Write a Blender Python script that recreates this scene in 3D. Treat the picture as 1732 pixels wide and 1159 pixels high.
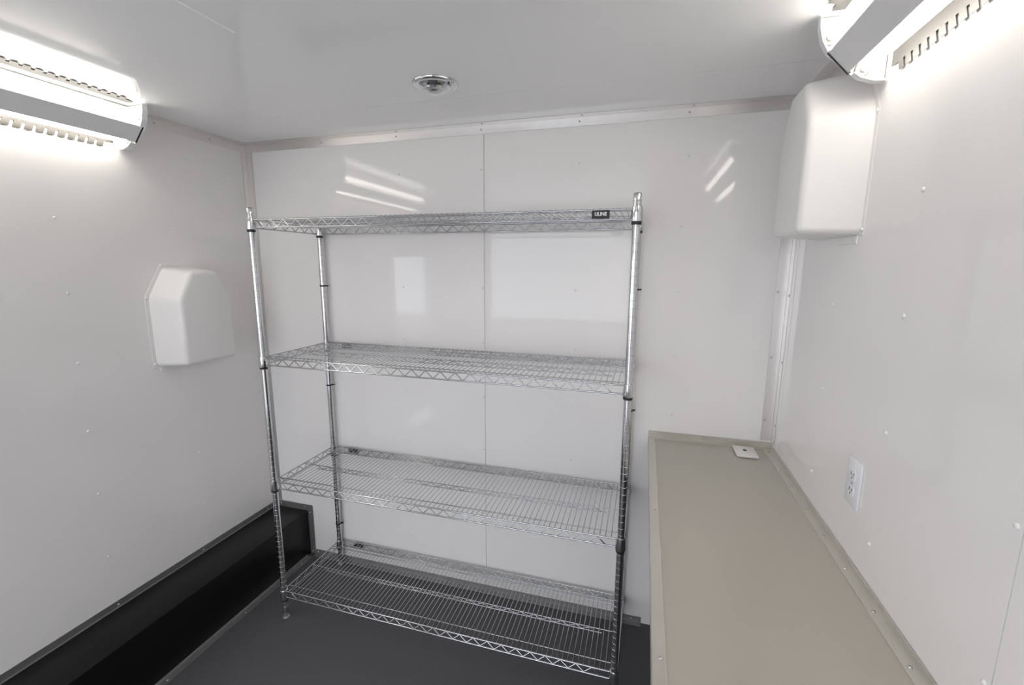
import bpy, bmesh, math, random
from mathutils import Vector, Matrix
random.seed(4)
sc = bpy.context.scene
for o in list(bpy.data.objects):
    bpy.data.objects.remove(o)
col = sc.collection

# ------------------------------------------------------------------ camera
W, H = 2.4647, 2.1988            # interior width and height of the trailer (m)
BACK = 0.0                       # back wall plane y = 0, camera looks towards +y
FRONT = -3.6
CAM = Vector((1.9504, -1.9177, 1.6183))
YAW, PITCH, ROLL, FPX = 0.2834, -0.1707, 0.0045, 763.731
fwd = Vector((-math.sin(YAW) * math.cos(PITCH), math.cos(YAW) * math.cos(PITCH), math.sin(PITCH)))
rgt = Vector((math.cos(YAW), math.sin(YAW), 0))
upv = rgt.cross(fwd)
R_ = rgt * math.cos(ROLL) + upv * math.sin(ROLL)
U_ = -rgt * math.sin(ROLL) + upv * math.cos(ROLL)
cd = bpy.data.cameras.new('camera')
cd.sensor_fit = 'HORIZONTAL'
cd.sensor_width = 36.0
cd.lens = FPX * 36.0 / 1732.0
cd.clip_start = 0.02
cam = bpy.data.objects.new('camera', cd)
cam.matrix_world = Matrix(((R_.x, U_.x, -fwd.x, CAM.x), (R_.y, U_.y, -fwd.y, CAM.y), (R_.z, U_.z, -fwd.z, CAM.z), (0, 0, 0, 1)))
col.objects.link(cam)
sc.camera = cam

# ------------------------------------------------------------------ world, daylight, exposure
SKY = 1.8
TUBE = 5.4
w = bpy.data.worlds.new('sky'); sc.world = w; w.use_nodes = True
bg = w.node_tree.nodes['Background']
bg.inputs[0].default_value = (0.90, 0.93, 1.0, 1)
bg.inputs[1].default_value = SKY
sc.view_settings.view_transform = 'Standard'
sc.view_settings.look = 'None'
sc.view_settings.gamma = 1.0
sc.view_settings.use_curve_mapping = False
sc.view_settings.exposure = 1.09
sc.cycles.max_bounces = 12
sc.cycles.diffuse_bounces = 8
sc.cycles.glossy_bounces = 4

# daylight enters by the open rear door (behind the camera) and by two openings in the left wall
REAR = (0.05, 1.9, 0.0, 2.05)             # x0, x1, z0, z1 in the end wall
SIDE = [(-2.00, -1.36, 0.97, 1.68), (-2.00, -1.36, 0.13, 0.27)]   # y0, y1, z0, z1 in the left wall
def portal(loc, rot, sx, sy):
    la = bpy.data.lights.new('daylight_portal', 'AREA'); la.shape = 'RECTANGLE'
    la.size = sx; la.size_y = sy
    la.cycles.is_portal = True
    lo = bpy.data.objects.new('daylight_portal', la)
    lo.location = loc; lo.rotation_euler = rot
    col.objects.link(lo)
for (y0, y1, z0, z1) in SIDE:
    portal((-0.02, (y0 + y1) / 2, (z0 + z1) / 2), (0, -math.pi / 2, 0), z1 - z0, y1 - y0)
portal(((REAR[0] + REAR[1]) / 2, FRONT - .03, (REAR[2] + REAR[3]) / 2), (math.pi / 2, 0, 0), REAR[1] - REAR[0], REAR[3] - REAR[2])

# ------------------------------------------------------------------ materials
def mat(name, base, rough=0.5, metal=0.0, spec=0.5, bump=None, vary=None, coat=0.0, emit=None, estr=0.0, ior=1.5, trans=0.0):
    m = bpy.data.materials.new(name); m.use_nodes = True
    nt = m.node_tree; b = nt.nodes['Principled BSDF']
    b.inputs['Base Color'].default_value = (*base, 1)
    b.inputs['Roughness'].default_value = rough
    b.inputs['Metallic'].default_value = metal
    b.inputs['Specular IOR Level'].default_value = spec
    b.inputs['IOR'].default_value = ior
    b.inputs['Transmission Weight'].default_value = trans
    b.inputs['Coat Weight'].default_value = coat
    if emit:
        b.inputs['Emission Color'].default_value = (*emit, 1)
        b.inputs['Emission Strength'].default_value = estr
    if bump or vary:
        tc = nt.nodes.new('ShaderNodeTexCoord')
    if bump:                                   # (scale, strength, distance)
        n = nt.nodes.new('ShaderNodeTexNoise'); n.inputs['Scale'].default_value = bump[0]
        n.inputs['Detail'].default_value = 2.0
        bp = nt.nodes.new('ShaderNodeBump'); bp.inputs['Strength'].default_value = bump[1]
        bp.inputs['Distance'].default_value = bump[2]
        nt.links.new(tc.outputs['Object'], n.inputs['Vector'])
        nt.links.new(n.outputs['Fac'], bp.inputs['Height'])
        nt.links.new(bp.outputs['Normal'], b.inputs['Normal'])
    if vary:                                   # (scale, second colour)
        n2 = nt.nodes.new('ShaderNodeTexNoise'); n2.inputs['Scale'].default_value = vary[0]
        n2.inputs['Detail'].default_value = 3.0
        mx = nt.nodes.new('ShaderNodeMix'); mx.data_type = 'RGBA'
        mx.inputs['A'].default_value = (*base, 1); mx.inputs['B'].default_value = (*vary[1], 1)
        nt.links.new(tc.outputs['Object'], n2.inputs['Vector'])
        nt.links.new(n2.outputs['Fac'], mx.inputs['Factor'])
        nt.links.new(mx.outputs['Result'], b.inputs['Base Color'])
    return m

M = {}
M['wall'] = mat('white_gloss_panel', (0.868, 0.849, 0.838), 0.05, spec=0.42, bump=(1.6, 0.003, 0.02), vary=(1.2, (0.88, 0.861, 0.849)))
M['ceil'] = mat('white_gloss_ceiling', (0.915, 0.92, 0.92), 0.08, spec=0.45, bump=(1.4, 0.004, 0.02), vary=(1.0, (0.925, 0.93, 0.93)))
M['joint'] = mat('panel_joint_caulk', (0.42, 0.42, 0.41), 0.6)
M['bead'] = mat('white_seam_bead', (0.97, 0.97, 0.97), 0.35)
M['alu'] = mat('mill_aluminium', (0.80, 0.78, 0.765), 0.38, metal=1.0, vary=(30, (0.74, 0.725, 0.71)))
M['alu_dark'] = mat('worn_aluminium', (0.40, 0.395, 0.39), 0.36, metal=0.7, vary=(25, (0.33, 0.33, 0.33)))
M['floor'] = mat('grey_rubber_floor', (0.098, 0.099, 0.105), 0.5, spec=0.35, bump=(160, 0.25, 0.002), vary=(90, (0.082, 0.083, 0.088)))
M['black'] = mat('black_coated_steel', (0.005, 0.005, 0.0055), 0.33, spec=0.25, vary=(8, (0.006, 0.006, 0.0065)))
M['top'] = mat('putty_counter_sheet', (0.49, 0.463, 0.397), 0.14, spec=0.5, bump=(2.5, 0.006, 0.02), vary=(3.0, (0.47, 0.445, 0.382)))
M['top_trim'] = mat('putty_trim', (0.66, 0.635, 0.575), 0.25, metal=0.5, vary=(14, (0.61, 0.59, 0.535)))
M['body'] = mat('black_coated_cabinet', (0.05, 0.05, 0.052), 0.4, spec=0.3)
M['hood'] = mat('white_moulded_plastic', (0.86, 0.845, 0.83), 0.32, spec=0.4)
M['fix'] = mat('white_painted_steel', (0.80, 0.805, 0.81), 0.3)
M['refl'] = mat('galvanised_comb_strip', (0.10, 0.095, 0.088), 0.35, metal=0.4, vary=(40, (0.075, 0.07, 0.066)))
M['tube'] = mat('lit_fluorescent_tube', (0.9, 0.9, 0.88), 0.4, emit=(1.0, 0.945, 0.86), estr=TUBE)
M['chrome'] = mat('chrome', (0.72, 0.725, 0.735), 0.10, metal=1.0, vary=(60, (0.66, 0.665, 0.675)))
M['chrome_wire'] = mat('chrome_wire', (0.56, 0.565, 0.58), 0.13, metal=1.0, vary=(50, (0.50, 0.505, 0.52)))
M['sleeve'] = mat('black_plastic', (0.012, 0.012, 0.013), 0.45)
M['print'] = mat('white_print', (0.85, 0.85, 0.85), 0.5)
M['screw'] = mat('white_screw_head', (0.88, 0.87, 0.86), 0.15, spec=0.8)
M['screw_steel'] = mat('steel_screw_head', (0.62, 0.61, 0.59), 0.22, metal=1.0)
M['outlet'] = mat('white_outlet_plastic', (0.82, 0.82, 0.86), 0.3)
M['slot'] = mat('dark_slot', (0.03, 0.03, 0.03), 0.6)
M['lens'] = mat('clear_lens', (0.95, 0.96, 0.97), 0.06, trans=0.75, ior=1.45)
M['ground'] = mat('pale_concrete_ground', (0.42, 0.41, 0.40), 0.8, vary=(3, (0.36, 0.355, 0.35)))

# ------------------------------------------------------------------ helpers
def wloc(o):
    v = Vector((0, 0, 0))
    while o is not None:
        v = v + o.location; o = o.parent
    return v

def mesh_from(bm, name, m, smooth=None):
    me = bpy.data.meshes.new(name)
    bmesh.ops.recalc_face_normals(bm, faces=bm.faces)
    bm.to_mesh(me); bm.free()
    for mm in (m if isinstance(m, (list, tuple)) else [m]):
        me.materials.append(M[mm])
    if smooth is not None:
        for p in me.polygons: p.use_smooth = True
        me.set_sharp_from_angle(angle=math.radians(smooth))
    return me

def obj(name, bm, m, parent=None, origin=None, smooth=None):
    """bm is in world coordinates; the object's origin is put at `origin`."""
    org = Vector(origin) if origin is not None else (wloc(parent) if parent else Vector((0, 0, 0)))
    bmesh.ops.translate(bm, verts=bm.verts, vec=-org)
    o = bpy.data.objects.new(name, mesh_from(bm, name, m, smooth))
    col.objects.link(o)
    if parent:
        o.parent = parent; o.location = org - wloc(parent)
    else:
        o.location = org
    return o

def inst(name, me, at, parent, rot=(0, 0, 0), scale=None):
    o = bpy.data.objects.new(name, me); col.objects.link(o)
    o.parent = parent
    o.location = Vector(at) - (wloc(parent) if parent else Vector((0, 0, 0)))
    o.rotation_euler = rot
    if scale: o.scale = scale
    return o

def tag(o, label, cat=None, group=None, kind=None):
    o['label'] = label
    if cat: o['category'] = cat
    if group: o['group'] = group
    if kind: o['kind'] = kind
    return o

def empty(name, loc, label, cat, group=None, kind=None):
    o = bpy.data.objects.new(name, None); col.objects.link(o)
    o.location = loc; o.empty_display_size = 0.1
    return tag(o, label, cat, group, kind)

def box(bm, x0, x1, y0, y1, z0, z1, bev=0.0, seg=2):
    t = bmesh.new()
    bmesh.ops.create_cube(t, size=1)
    for v in t.verts:
        v.co = Vector((x0 + (v.co.x + .5) * (x1 - x0), y0 + (v.co.y + .5) * (y1 - y0), z0 + (v.co.z + .5) * (z1 - z0)))
    if bev:
        bmesh.ops.bevel(t, geom=t.edges[:], offset=bev, segments=seg, affect='EDGES', profile=.5)
    merge(bm, t)
    return bm

def merge(bm, t, mi=None):
    me = bpy.data.meshes.new('tmp'); t.to_mesh(me); t.free()
    n = len(bm.faces)
    bm.from_mesh(me); bpy.data.meshes.remove(me)
    if mi is not None:
        bm.faces.ensure_lookup_table()
        for f in bm.faces[n:]: f.material_index = mi

def bx(x0, x1, y0, y1, z0, z1, bev=0.0, seg=2):
    return box(bmesh.new(), x0, x1, y0, y1, z0, z1, bev, seg)

def tube(bm, pts, r, n=6, cap=True):
    pts = [Vector(p) for p in pts]
    rings = []
    for i, p in enumerate(pts):
        if i == 0: d = pts[1] - p
        elif i == len(pts) - 1: d = p - pts[i - 1]
        else: d = (pts[i + 1] - p).normalized() + (p - pts[i - 1]).normalized()
        d.normalize()
        a = Vector((0, 0, 1)) if abs(d.z) < .9 else Vector((1, 0, 0))
        s = d.cross(a).normalized(); t = s.cross(d).normalized()
        k = r
        if 0 < i < len(pts) - 1:
            c = d.dot((pts[i + 1] - p).normalized()); k = r / max(c, .6)
        rings.append([bm.verts.new(p + (s * math.cos(q) * r + t * math.sin(q) * k)) for q in (2 * math.pi * j / n for j in range(n))])
    for a, b in zip(rings, rings[1:]):
        for j in range(n):
            bm.faces.new((a[j], a[(j + 1) % n], b[(j + 1) % n], b[j]))
    if cap:
        bm.faces.new(rings[0][::-1]); bm.faces.new(rings[-1])
    return bm

def lathe(bm, prof, at=(0, 0, 0), n=16, axis='z', cap=True):
    """prof: (radius, height) pairs from one end to the other"""
    at = Vector(at); rings = []
    for r, h in prof:
        ring = []
        for j in range(n):
            q = 2 * math.pi * j / n
            a, b = r * math.cos(q), r * math.sin(q)
            v = {'z': Vector((a, b, h)), 'x': Vector((h, a, b)), 'y': Vector((a, h, b))}[axis]
            ring.append(bm.verts.new(at + v))
        rings.append(ring)
    for a, b in zip(rings, rings[1:]):
        for j in range(n):
            bm.faces.new((a[j], a[(j + 1) % n], b[(j + 1) % n], b[j]))
    if cap:
        bm.faces.new(rings[0][::-1]); bm.faces.new(rings[-1])
    return bm

def prism(bm, poly, y0, y1):
    """poly of (x, z) extruded along y"""
    a = [bm.verts.new((x, y0, z)) for x, z in poly]
    b = [bm.verts.new((x, y1, z)) for x, z in poly]
    n = len(poly)
    for i in range(n):
        bm.faces.new((a[i], a[(i + 1) % n], b[(i + 1) % n], b[i]))
    bm.faces.new(a[::-1]); bm.faces.new(b)
    return bm

# screw heads (shared meshes): pan head looking along +axis
def screw_mesh(name, m, axis, r=0.0050, h=0.0034):
    bm = bmesh.new()
    lathe(bm, [(r, 0), (r, h * .35), (r * .8, h * .8), (r * .35, h), (r * .3, h * .6), (0.0002, h * .6)], n=10, axis=axis)
    return mesh_from(bm, name, m, 50)
SC = {}
for ax in 'xyz':
    SC['w' + ax] = screw_mesh('screw', 'screw', ax)
    SC['s' + ax] = screw_mesh('screw', 'screw_steel', ax, 0.0042, 0.0026)
FLIP = {'x': (0, math.pi, 0), 'y': (math.pi, 0, 0), 'z': (math.pi, 0, 0)}
def screw(kind, ax, sign, at, parent):
    return inst('screw', SC[kind + ax], at, parent, rot=FLIP[ax] if sign < 0 else (0, 0, 0))

# ------------------------------------------------------------------ the shell
T = 0.06
ZR = [0.242, 0.494, 0.752, 1.006, 1.262, 1.515, 1.768, 2.022]     # screw rows, ten inches apart
fl = obj('floor', bx(-T, W + T, FRONT - T, T, -T, 0.0), 'floor')
tag(fl, 'dark grey rubber floor under the wire shelving', 'floor', kind='structure')

# back wall: backing, two glossy panels meeting at a narrow joint, screws
PT = 0.004
wb = obj('wall_back', bx(-T, W + T, PT, T, 0, H), 'joint')
tag(wb, 'glossy white panelled back wall behind the wire shelving', 'wall', kind='structure')
XS = 1.263
for x0, x1 in ((0.0, XS - .0011), (XS + .0011, W)):
    obj('wall_panel', bx(x0, x1, 0.0, PT, 0.0, H), 'wall', wb)
for x in (0.445, 0.853, 1.253, 1.671, 2.081):
    for z in ZR:
        if x < .5 and z < 0.3: continue
        screw('w', 'y', -1, (x + random.uniform(-.004, .004), 0.0, z + random.uniform(-.004, .004)), wb)

# right wall
wr = obj('wall_right', bx(W + PT, W + T, FRONT, 0.0, 0, H), 'joint')
tag(wr, 'glossy white right wall above the putty counter', 'wall', kind='structure')
ys = [0.0, -1.181, FRONT]
for a, b in zip(ys, ys[1:]):
    obj('wall_panel', bx(W, W + PT, b + (.001 if b > FRONT else 0), a - (.001 if a < 0 else 0), 0, H), 'wall', wr)
for y in (-0.436, -0.807, -1.169, -1.60, -2.0):
    for z in ZR:
        if z < .95 or (y == -.436 and 1.66 < z) or z > 2.0: continue
        screw('w', 'x', -1, (W, y, z + random.uniform(-.004, .004)), wr)

# left wall with a window and a low opening beside the camera
wl = empty('wall_left', (0, 0, 0), 'glossy white left wall above the black wheel box', 'wall', kind='structure')
def lw(y0, y1, z0, z1):
    obj('wall_panel', bx(-T, 0.0, y0, y1, z0, z1), 'wall', wl)
lw(-1.20, 0.0, 0, H)
(ya, yb, za, zb), (_, _, zc, zd) = SIDE
lw(yb, -1.2015, 0, H)
lw(ya, yb, zb, H); lw(ya, yb, zd, za); lw(ya, yb, 0, zc)
lw(FRONT, ya, 0, H)
obj('joint_backing', bx(-T, -.004, -1.2015, -1.20, 0, H), 'joint', wl)
for y in (-0.42, -0.826, -1.185):
    for z in ZR:
        if z < .4 or z > 2.0 or (y == -.42 and 1.1 < z < 1.65): continue
        screw('w', 'x', 1, (0, y + random.uniform(-.004, .004), z + random.uniform(-.004, .004)), wl)

wf = empty('wall_front', (0, FRONT, 0), 'white end wall around the open rear door', 'wall', kind='structure')
for x0, x1, z0, z1 in ((-T, REAR[0], 0, H), (REAR[1], W + T, 0, H), (REAR[0], REAR[1], REAR[3], H)):
    obj('wall_panel', bx(x0, x1, FRONT - T, FRONT, z0, z1), 'wall', wf)

# ceiling: backing plus glossy sheets with a cross joint, a white bead along the depth
ce = obj('ceiling', bx(-T, W + T, FRONT - T, T, H + PT, H + T), 'joint')
tag(ce, 'glossy white ceiling with a thin cross joint', 'ceiling', kind='structure')
YJ = -0.322
obj('ceiling_panel', bx(0, W, YJ + .0011, 0, H, H + PT), 'ceil', ce)
obj('ceiling_panel', bx(0, W, FRONT, YJ - .0011, H, H + PT), 'ceil', ce)
bm = bmesh.new()
tube(bm, [(0.912, FRONT + .05, H), (0.912, -0.90, H)], 0.0022, 6)
obj('seam_bead', bm, 'bead', ce)

# ground outside the openings
g = obj('ground', bx(-15, 15, -16, 8, -.60, -.55), 'ground')
tag(g, 'pale concrete ground outside the open rear door', 'ground', kind='structure')

# ------------------------------------------------------------------ aluminium corner trims
TH = 0.0022
def angle(name, n_faces, label):
    """n_faces: list of boxes that together are one folded strip"""
    bm = bmesh.new()
    for b in n_faces: box(bm, *b, bev=0.0006, seg=1)
    return tag(obj(name, bm, 'alu', smooth=40), label, 'trim', kind='structure')
FW = 0.036
# ceiling / back wall
t1 = angle('trim_1', [(0.0, W, -TH, 0, H - FW, H), (0.0, W, -FW - .006, 0, H - TH, H)], 'bright aluminium angle strip between back wall and ceiling')
for x in (0.45, 0.848, 1.252, 1.668, 2.078):
    screw('s', 'y', -1, (x, -TH, H - .018), t1)
    screw('s', 'z', -1, (x + .012, -.026, H - TH), t1)
# ceiling / left wall
t2 = angle('trim_2', [(0, TH, FRONT, -TH, H - FW, H), (0, FW, FRONT, -FW - .006, H - TH, H)], 'aluminium angle strip between left wall and ceiling')
for y in (-0.446, -0.2):
    screw('s', 'x', 1, (TH, y, H - .020), t2)
# ceiling / right wall
t3 = angle('trim_3', [(W - TH, W, FRONT, -TH, H - FW, H), (W - FW, W, FRONT, -FW - .006, H - TH, H)], 'aluminium angle strip between right wall and ceiling')
# vertical corner, left
t4 = angle('trim_4', [(TH, 0.037, -TH, 0, 0.298, H - FW), (0, TH, -.030, 0, 0.298, H - FW)], 'vertical aluminium strip in the left rear corner')
# vertical corner, right: strip over a second wider white edge strip
t5 = angle('trim_5', [(W - 0.041, W - TH, -TH, 0, 0.935, H - FW), (W - TH, W, -.043, 0, 0.935, H - FW)], 'vertical aluminium strip in the right rear corner')
for z in (1.020, 1.271, 1.522, 1.775, 2.03):
    screw('s', 'y', -1, (W - .033, -TH, z), t5)
    screw('s', 'x', -1, (W - TH, -.034, z - .012), t5)
bm = bx(W - .0012, W, -.078, -.0435, .935, H - FW)
tag(obj('trim_6', bm, 'wall'), 'narrow white edge strip beside the right rear corner strip', 'trim', kind='structure')
# floor / back wall
t7 = angle('trim_7', [(0.245, 2.012, -TH, 0, 0.0, 0.030), (0.245, 2.012, -.026, 0, 0, TH)], 'dull aluminium angle strip between back wall and floor')
t7.data.materials[0] = M['alu_dark']
for x in (0.258, 0.66, 1.06, 1.46, 1.69, 1.97):
    screw('s', 'y', -1, (x, -TH, .016), t7)

# ------------------------------------------------------------------ black wheel box on the left
WB, HB = 0.212, 0.262
box_t = empty('wheel_box', (WB / 2, -1.0, 0), 'long black box with metal edge strips along the left wall', 'wheel box')
YB0 = -1.33
obj('box_shell', bx(0.0, WB, YB0, -TH, 0.0, HB, .003, 2), 'black', box_t, smooth=40)
bm = bmesh.new(); box(bm, 0, TH, YB0, -.032, HB, HB + .031, .0006, 1); box(bm, 0, .006, YB0, -.032, HB, HB + TH * 2, .0006, 1)
s = obj('edge_strip', bm, 'alu_dark', box_t)
for y in (-1.18, -.822, -.456, -.071): screw('s', 'x', 1, (TH, y, HB + .013), s)
bm = bmesh.new(); box(bm, TH, WB, -TH, 0, HB, HB + .033, .0006, 1)
s = obj('edge_strip', bm, 'alu_dark', box_t)
screw('s', 'y', -1, (.189, -TH, HB + .016), s); screw('s', 'y', -1, (.03, -TH, HB + .016), s)
bm = bmesh.new(); box(bm, WB, WB + .031, -TH, 0, 0, HB + .033, .0006, 1)
s = obj('edge_strip', bm, 'alu_dark', box_t)
screw('s', 'y', -1, (WB + .012, -TH, HB - .012), s); screw('s', 'y', -1, (WB + .012, -TH, .014), s)
bm = bmesh.new(); box(bm, WB, WB + .028, YB0, -.032, 0, TH, .0006, 1); box(bm, WB, WB + TH, YB0, -.032, 0, .012, .0006, 1)
s = obj('edge_strip', bm, 'alu_dark', box_t)
for y in (-1.2, -.832, -.465, -.1): screw('s', 'z', 1, (WB + .018, y, TH), s)

# ------------------------------------------------------------------ counter on the right
BX0, BZ, BY0 = W - 0.4651, 0.9047, -1.72
ct = empty('counter', (W - .23, -.85, 0), 'long putty-coloured counter with metal edge strips along the right wall', 'counter')
obj('cabinet_body', bx(BX0 + .11, W - .001, BY0 + .01, -.001, 0.0, BZ - .03), 'body', ct)
obj('worktop', bx(BX0, W - .001, BY0, -.001, BZ - .03, BZ - .0022, .001, 1), 'top', ct)
bm = bmesh.new(); box(bm, BX0 - .0016, BX0 + .025, BY0, -.0255, BZ - .0022, BZ, .0006, 1); box(bm, BX0 - .0018, BX0, BY0, -.001, BZ - .032, BZ, .0006, 1)
s = obj('edge_strip', bm, 'top_trim', ct)
for y in (-.09, -.619, -1.149, -1.66): screw('s', 'z', 1, (BX0 + .014, y, BZ), s)
bm = bmesh.new(); box(bm, BX0 - .0016, W - .032, -.025, -.001, BZ - .0022, BZ, .0006, 1); box(bm, BX0 - .0016, W - .003, -.0032, -.001, BZ - .0022, BZ + .024, .0006, 1)
s = obj('edge_strip', bm, 'top_trim', ct)
screw('s', 'y', -1, (2.21, -.0032, BZ + .012), s)
bm = bmesh.new(); box(bm, W - .030, W - .001, BY0, -.0035, BZ - .0022, BZ, .0006, 1); box(bm, W - .0032, W - .001, BY0, -.0035, BZ - .0022, BZ + .012, .0006, 1)
s = obj('edge_strip', bm, 'top_trim', ct)
for y in (-.047, -.198, -.345, -.483, -.622, -.759, -.902, -1.04, -1.18): screw('s', 'z', 1, (W - .019, y, BZ), s)

# small white plate with a dark hole lying on the counter
pl = empty('cover_plate', (2.357, -.075, BZ), 'small white plate with a dark hole at the far end of the counter', 'plate')
obj('plate', bx(2.319, 2.395, -.131, -.027, BZ, BZ + .007, .002, 2), 'hood', pl, smooth=40)
bm = bmesh.new(); lathe(bm, [(.0075, 0), (.0075, .0012), (.006, .0016)], at=(2.357, -.072, BZ + .0066), n=14)
tag(obj('hole', bm, 'slot', pl), 'dark round hole')

# ------------------------------------------------------------------ duplex outlet on the right wall
OY, OZ = -.704, 1.101
ou = empty('wall_outlet', (W, OY, OZ - .057), 'white double socket plate on the right wall above the counter', 'outlet')
obj('plate', bx(W - .006, W, OY - .035, OY + .035, OZ - .0575, OZ + .0575, .0022, 2), 'outlet', ou, smooth=40)
for dz in (.0195, -.0195):
    bm = bmesh.new(); lathe(bm, [(.0165, 0), (.0165, -.0015), (.0155, -.002)], at=(W - .006, OY, OZ + dz), n=20, axis='x')
    for v in bm.verts:
        v.co.z = max(min(v.co.z, OZ + dz + .0135), OZ + dz - .0135)
    so = obj('socket', bm, 'outlet', ou)
    for dy, hh in ((.0062, .0044), (-.0062, .0036)):
        obj('slot', bx(W - .0084, W - .0078, OY + dy - .0012, OY + dy + .0012, OZ + dz + .002 - hh, OZ + dz + .002 + hh), 'slot', so)
    bm = bmesh.new(); lathe(bm, [(.0024, 0), (.0024, -.0006)], at=(W - .0078, OY, OZ + dz - .0075), n=8, axis='x')
    obj('slot', bm, 'slot', so)
screw('s', 'x', -1, (W - .006, OY, OZ), ou)

# ------------------------------------------------------------------ white moulded hoods on the side walls
def hood(side, z0, label):
    """side -1: left wall (x=0), +1: right wall. z0: height of the lower edge"""
    fx = (lambda u: u) if side < 0 else (lambda u: W - u)
    root = empty('vent_hood', (fx(0), -.41, z0), label, 'vent hood')
    def ring(bm, u, yn, yf, yn2, yf2, zb, zc, zt):
        return [bm.verts.new((fx(u), y, z0 + z)) for y, z in ((yn, zb), (yf, zb), (yf, zc), (yf2, zt), (yn2, zt), (yn, zc))]
    bm = bmesh.new()
    a = ring(bm, .0016, -.556, -.262, -.485, -.333, 0, .288, .412)
    b = ring(bm, .137, -.528, -.288, -.468, -.348, .006, .282, .398)
    for i in range(6): bm.faces.new((a[i], a[(i + 1) % 6], b[(i + 1) % 6], b[i]))
    bm.faces.new(b); bm.faces.new(a[::-1])
    bmesh.ops.recalc_face_normals(bm, faces=bm.faces)
    ed = [e for e in bm.edges if not all(abs(v.co.x - fx(.0016)) < 1e-5 for v in e.verts)]
    bmesh.ops.bevel(bm, geom=ed, offset=.017, segments=4, affect='EDGES', profile=.5)
    obj('shell', bm, 'hood', root, smooth=60)
    # thin mounting flange on the wall
    bm = bmesh.new()
    o_ = ring(bm, .0, -.572, -.246, -.492, -.326, -.004, .292, .428)
    i_ = ring(bm, .0015, -.570, -.248, -.491, -.327, -.002, .291, .426)
    for i in range(6): bm.faces.new((o_[i], o_[(i + 1) % 6], i_[(i + 1) % 6], i_[i]))
    bm.faces.new(i_); bm.faces.new(o_[::-1])
    obj('flange', bm, 'hood', root)
    bm = bmesh.new()
    for (y0, y1) in ((-.545, -.43),):
        xx = sorted((fx(0), fx(.004)))
        box(bm, xx[0], xx[1], y0, y1, z0 - .022, z0 - .002, .001, 1)
    obj('clip_tab', bm, 'hood', root)
    for y, z in ((-.563, .29), (-.563, .012), (-.53, -.012), (-.487, .42), (-.255, .29)):
        screw('w', 'x', 1 if side < 0 else -1, (fx(.0015), y, z0 + z), root)
    return root
hood(-1, 1.188, 'white moulded hood with chamfered top on the left wall beside the shelving')
hood(1, 1.697, 'white moulded hood with chamfered top high on the right wall below the light')

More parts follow.
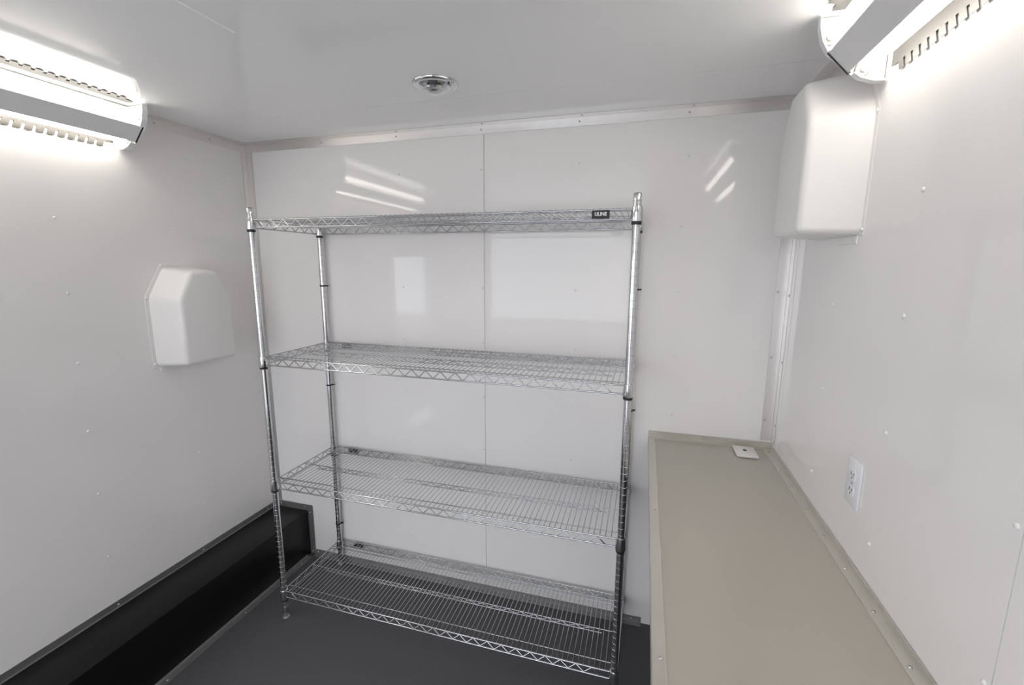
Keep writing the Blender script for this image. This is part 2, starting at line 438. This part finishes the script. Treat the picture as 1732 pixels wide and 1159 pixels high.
# ------------------------------------------------------------------ corner fluorescent lights
def corner_light(side, label):
    fx = (lambda u: u) if side < 0 else (lambda u: W - u)
    fz = lambda d: H - d
    Y1, Y0 = -.575, -1.68
    root = empty('fluorescent_light', (fx(.07), (Y0 + Y1) / 2, H - .08), label, 'light')
    G = .0035          # keeps the fixture off the trim strips
    P = lambda u, d: (fx(u + G), fz(d + G))
    prof = [(0, 0), (.148, 0), (.147, .025), (.139, .056), (.126, .080), (.067, .132), (.053, .143), (.025, .153), (0, .154)]
    for ya, yb, lip in ((Y1 - .003, Y1, Y1 - .020), (Y0, Y0 + .003, Y0 + .020)):
        bm = bmesh.new()
        prism(bm, [P(*q) for q in prof], ya, yb)
        # turned-in rim along the two rounded lobes
        for seq in (prof[1:5], prof[5:9]):
            for (u0, d0), (u1, d1) in zip(seq, seq[1:]):
                k = .975
                prism(bm, [P(u0, d0), P(u1, d1), P(u1 * k, d1 * k), P(u0 * k, d0 * k)], min(lip, yb if lip > yb else ya), max(lip, ya if lip < ya else yb))
        obj('end_cap', bm, 'fix', root)
    # housing that fills the corner between the tubes
    A, B = Vector((.1205, .0785)), Vector((.0765, .1265))
    n = Vector((B.y - A.y, -(B.x - A.x))).normalized()      # out of the corner
    A2, B2 = A - n * .052, B - n * .052
    bm = bmesh.new()
    A1, B1 = A - n * .0065, B - n * .0065
    prism(bm, [P(*A1), P(*B1), P(*B2), P(.030, .085), P(.004, .06), P(.004, .004), P(.06, .004), P(.085, .030), P(*A2)], Y0 + .004, Y1 - .004)
    obj('housing', bm, 'fix', root)
    # ballast cover: shallow channel with folded edges
    t = (B - A).normalized()
    bm = bmesh.new()
    Ao, Bo = A - t * .001, B + t * .001
    f = [Ao - n * .006, Ao, Bo, Bo - n * .006]
    prism(bm, [P(*q) for q in (Ao - n * .0055, Ao - n * .001, Ao + t * .002, Bo - t * .002, Bo - n * .001, Bo - n * .0055)], Y0 + .006, Y1 - .008)
    obj('ballast_cover', bm, 'fix', root)
    # black strip standing in for the shadowed gap between cover and end caps
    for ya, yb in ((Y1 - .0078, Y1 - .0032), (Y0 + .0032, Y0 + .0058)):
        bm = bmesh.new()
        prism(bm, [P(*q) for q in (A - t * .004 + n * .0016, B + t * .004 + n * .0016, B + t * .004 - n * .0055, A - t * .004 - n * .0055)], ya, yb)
        obj('gap_shadow', bm, 'sleeve', root)
    # tubes
    for u, d in ((.122, .047), (.047, .122)):
        c = Vector((fx(u + G), 0, fz(d + G)))
        bm = bmesh.new()
        r = .0125
        y0, y1 = Y0 + .03, Y1 - .024
        lathe(bm, [(r * .75, y0), (r, y0 + .006), (r, y1 - .006), (r * .75, y1)], at=c, n=20, axis='y')
        tu = obj('tube', bm, 'tube', root, smooth=60)
        for ya, yb in ((y1 + .0005, y1 + .012), (y0 - .012, y0 - .0005)):
            bm = bmesh.new(); lathe(bm, [(r * .7, ya), (r * .72, yb)], at=c, n=16, axis='y')
            obj('tube_cap', bm, 'alu', tu, smooth=50)
    for u, d in ((.122, .047), (.047, .122)):
        for ya, yb in ((Y1 - .012, Y1 - .0035), (Y0 + .0035, Y0 + .012)):
            bm = bmesh.new()
            lathe(bm, [(.0155, ya), (.0155, yb)], at=(fx(u + G), 0, fz(d + G)), n=14, axis='y')
            q = Vector((u, d)) - n * .0
            obj('tube_socket', bm, 'alu_dark', root, smooth=50)
    # slotted reflector strips lying along ceiling and wall
    def strip(along_wall):
        bm = bmesh.new()
        def quad(a0, a1, b0, b1, y0, y1, sk):
            # a: position across the strip, skewed along y by sk
            vs = []
            for h in (.0, .0012):
                for a, y in ((a0, y0), (a1, y0 + sk), (a1, y1 + sk), (a0, y1)):
                    vs.append(bm.verts.new((fx(h + G), y, fz(a)) if along_wall else (fx(a), y, fz(h + G))))
            for q in ((0, 1, 2, 3), (7, 6, 5, 4), (0, 4, 5, 1), (1, 5, 6, 2), (2, 6, 7, 3), (3, 7, 4, 0)):
                bm.faces.new([vs[i] for i in q])
        ya, yb = Y0 + .03, Y1 - .035
        c0, c1, c2 = .104, .136, .156
        quad(c0, c1, 0, 0, ya, yb, 0)
        y = ya + .004
        while y < yb - .022:
            quad(c1, c2, 0, 0, y, y + .0205, -.008)
            y += .029
        obj('slotted_reflector', bm, 'refl', root)
    strip(True); strip(False)
    return root
corner_light(-1, 'lit two-tube fluorescent light in the corner of left wall and ceiling')
corner_light(1, 'lit two-tube fluorescent light in the corner of right wall and ceiling')

# ------------------------------------------------------------------ round chrome ceiling lamp
DX, DY = 1.262, -.462
dl = empty('ceiling_lamp', (DX, DY, H), 'small round chrome dome lamp on the ceiling above the shelving', 'lamp')
bm = bmesh.new()
lathe(bm, [(.073, 0), (.074, -.004), (.071, -.009), (.062, -.012), (.056, -.010), (.052, -.008)], at=(DX, DY, H), n=40, cap=True)
obj('chrome_rim', bm, 'chrome', dl, smooth=60)
bm = bmesh.new()
lathe(bm, [(.0505, -.0085), (.0505, -.014), (.045, -.019), (.041, -.0185), (.038, -.023), (.030, -.027), (.026, -.0265), (.020, -.031), (.010, -.034), (.0005, -.035)], at=(DX, DY, H), n=40)
obj('ribbed_lens', bm, 'chrome', dl, smooth=25)
bm = bmesh.new(); lathe(bm, [(.0035, 0), (.0035, -.002), (.002, -.003)], at=(DX + .058, DY - .022, H - .0118), n=10)
obj('rim_screw', bm, 'slot', dl)

# ------------------------------------------------------------------ chrome wire shelving
PX0, PX1, PY0, PY1 = 0.4299, 1.9159, -0.4302, -0.0308
HP = 1.834
SH = [1.7929, 1.2322, 0.6777, 0.1369]
un = empty('wire_shelving', ((PX0 + PX1) / 2, (PY0 + PY1) / 2, 0), 'tall chrome wire shelving unit with four shelves against the back wall', 'shelving')
PR = .0127
# grooved post
prof = [(.0095, .025), (PR, .027)]
z = .060
while z < HP - .02:
    prof += [(PR, z - .0014), (PR - .0009, z - .0006), (PR - .0009, z + .0006), (PR, z + .0014)]
    z += .0254
prof += [(PR, HP - .003), (PR - .001, HP)]
bm = bmesh.new(); lathe(bm, prof, n=14)
post_me = mesh_from(bm, 'post', 'chrome', 40)
bm = bmesh.new(); lathe(bm, [(.0118, HP - .0005), (.0118, HP + .001), (.009, HP + .0022)], n=14)
cap_me = mesh_from(bm, 'post_cap', 'sleeve', 40)
bm = bmesh.new(); lathe(bm, [(.0165, 0), (.0165, .003), (.012, .007), (.006, .008), (.006, .016), (.0105, .018), (.0105, .0255)], n=12)
foot_me = mesh_from(bm, 'levelling_foot', 'alu_dark', 40)
bm = bmesh.new(); lathe(bm, [(.0142, -.0075), (.0155, -.0065), (.0155, .003), (.0142, .004)], n=16)
sl_me = mesh_from(bm, 'split_sleeve', 'sleeve', 40)
bm = bmesh.new(); lathe(bm, [(.0138, -.0035), (.0146, -.003), (.0146, .003), (.0138, .0035)], n=16); box(bm, .010, .023, .006, .012, -.003, .003)
st_me = mesh_from(bm, 'tie_strap', 'sleeve', 40)
RG = .0449
for px in (PX0, PX1):
    for py in (PY0, PY1):
        p = inst('post', post_me, (px, py, 0), un)
        inst('post_cap', cap_me, (px, py, 0), p)
        inst('levelling_foot', foot_me, (px, py, 0), p)
        for s_ in SH:
            inst('split_sleeve', sl_me, (px, py, s_ - RG + .001), p)
        if py == PY1:
            for zz in ((1.512, 1.009, .238) if px == PX0 else (1.522, 1.017)):
                inst('tie_strap', st_me, (px, py, zz), p)

RX0, RX1, RY0, RY1 = PX0 - .006, PX1 + .0125, PY0, PY1 + .010
DROP = .030           # lower rail under the upper one
# shared wire meshes, centred on their shelf corner (x0, y0, 0)
RR, DR, ZRAD = .0030, .0016, .0021
def wire(name, pts, r, n=6, m='chrome_wire'):
    bm = bmesh.new(); tube(bm, pts, r, n); return mesh_from(bm, name, m, 70)
LX = RX1 - RX0; LY = RY1 - RY0
long_rail = wire('long_rail', [(.016, 0, 0), (LX - .016, 0, 0)], RR)
side_rail = wire('side_rail', [(0, .016, 0), (0, LY - .016, 0)], RR)
inner_rail = wire('inner_rail', [(.002, 0, 0), (LX - .002, 0, 0)], .0021)
truss_low = wire('truss_rail', [(.075, 0, 0), (LX - .075, 0, 0)], .0021)
deck = wire('deck_wire', [(0, .000, -.0030), (0, .004, 0), (0, LY - .004, 0), (0, LY, -.0030)], DR)
def zigzag(name, length, start, pitch, drop, axis, r):
    pts = []; k = 0; q = start
    while q <= length - start + 1e-6:
        zz = -RR * .4 if k % 2 == 0 else -drop + RR * .4
        pts.append((q, 0, zz) if axis == 'x' else (0, q, zz))
        q += pitch / 2; k += 1
    bm = bmesh.new(); tube(bm, pts, r, 6); return mesh_from(bm, name, 'chrome_wire', 70)
zig_long = zigzag('zigzag_wire', LX, .046, .0593, DROP, 'x', ZRAD)
zig_side = zigzag('zigzag_wire', LY, .040, .0593, DROP, 'y', ZRAD)
zig_mid = zigzag('zigzag_wire', LX, .075, .0593, .016, 'x', .0017)
bm = bmesh.new(); lathe(bm, [(.0147, .004), (.0162, .003), (.0190, -.040), (.0185, -.0415), (.0150, -.0415)], n=18)
collar_me = mesh_from(bm, 'corner_collar', 'chrome', 40)

def label_mesh(with_text):
    bm = bmesh.new()
    box(bm, -.0275, .0275, -.0015, .0015, -.0125, .0125, .0008, 1)
    if with_text:
        cu = bpy.data.curves.new('lettering', 'FONT'); cu.body = 'ULINE'; cu.size = .0150; cu.align_x = 'CENTER'; cu.align_y = 'CENTER'
        cu.extrude = .0004; cu.offset = .0005; cu.resolution_u = 3
        to = bpy.data.objects.new('lettering', cu); col.objects.link(to)
        bpy.context.view_layer.update()
        me = bpy.data.meshes.new_from_object(to.evaluated_get(bpy.context.evaluated_depsgraph_get()))
        t = bmesh.new(); t.from_mesh(me)
        for v in t.verts: v.co = Vector((v.co.x * .92, -.0016 - v.co.z, v.co.y + .001))
        merge(bm, t, 1)
        bpy.data.objects.remove(to); bpy.data.meshes.remove(me); bpy.data.curves.remove(cu)
    return mesh_from(bm, 'label', ['sleeve', 'print'])

for i, s_ in enumerate(SH):
    zt = s_ - .004
    root = tube(bmesh.new(), [(RX0 + .016, RY0, zt), (RX1 - .016, RY0, zt)], RR)
    sh = obj('shelf', root, 'chrome_wire', un, origin=(RX0, RY0, zt), smooth=70)       # the front upper rail carries the rest
    put = lambda nm, me, dx, dy, dz: inst(nm, me, (RX0 + dx, RY0 + dy, zt + dz), sh)
    put('long_rail', long_rail, 0, 0, -DROP)
    put('long_rail', long_rail, 0, LY, 0); put('long_rail', long_rail, 0, LY, -DROP)
    for dx in (0, LX):
        put('side_rail', side_rail, dx, 0, 0); put('side_rail', side_rail, dx, 0, -DROP)
        put('zigzag_wire', zig_side, dx, 0, 0)
    put('zigzag_wire', zig_long, 0, 0, 0); put('zigzag_wire', zig_long, 0, LY, 0)
    put('inner_rail', inner_rail, 0, .040, -.0012); put('inner_rail', inner_rail, 0, LY - .060, -.0012)
    put('inner_rail', inner_rail, 0, .193, -.0012); put('truss_rail', truss_low, 0, .193, -.0185)
    put('zigzag_wire', zig_mid, 0, .193, -.002)
    nd = 71
    for k in range(nd):
        put('deck_wire', deck, .045 + (LX - .09) * k / (nd - 1), 0, RR + .001)
    for px in (PX0, PX1):
        for py in (PY0, PY1):
            inst('corner_collar', collar_me, (px, py, s_), sh)
    if i == 0:
        lb = put('label', label_mesh(True), 1.8065 - RX0, -.006, -.0145)
        lb['label'] = 'black label with white lettering'
    else:
        if i == 1: back_label = label_mesh(False)
        put('label', back_label, .536 - RX0, LY + .0055, -.014)['label'] = 'plain back of a black label'
bpy.context.view_layer.update()
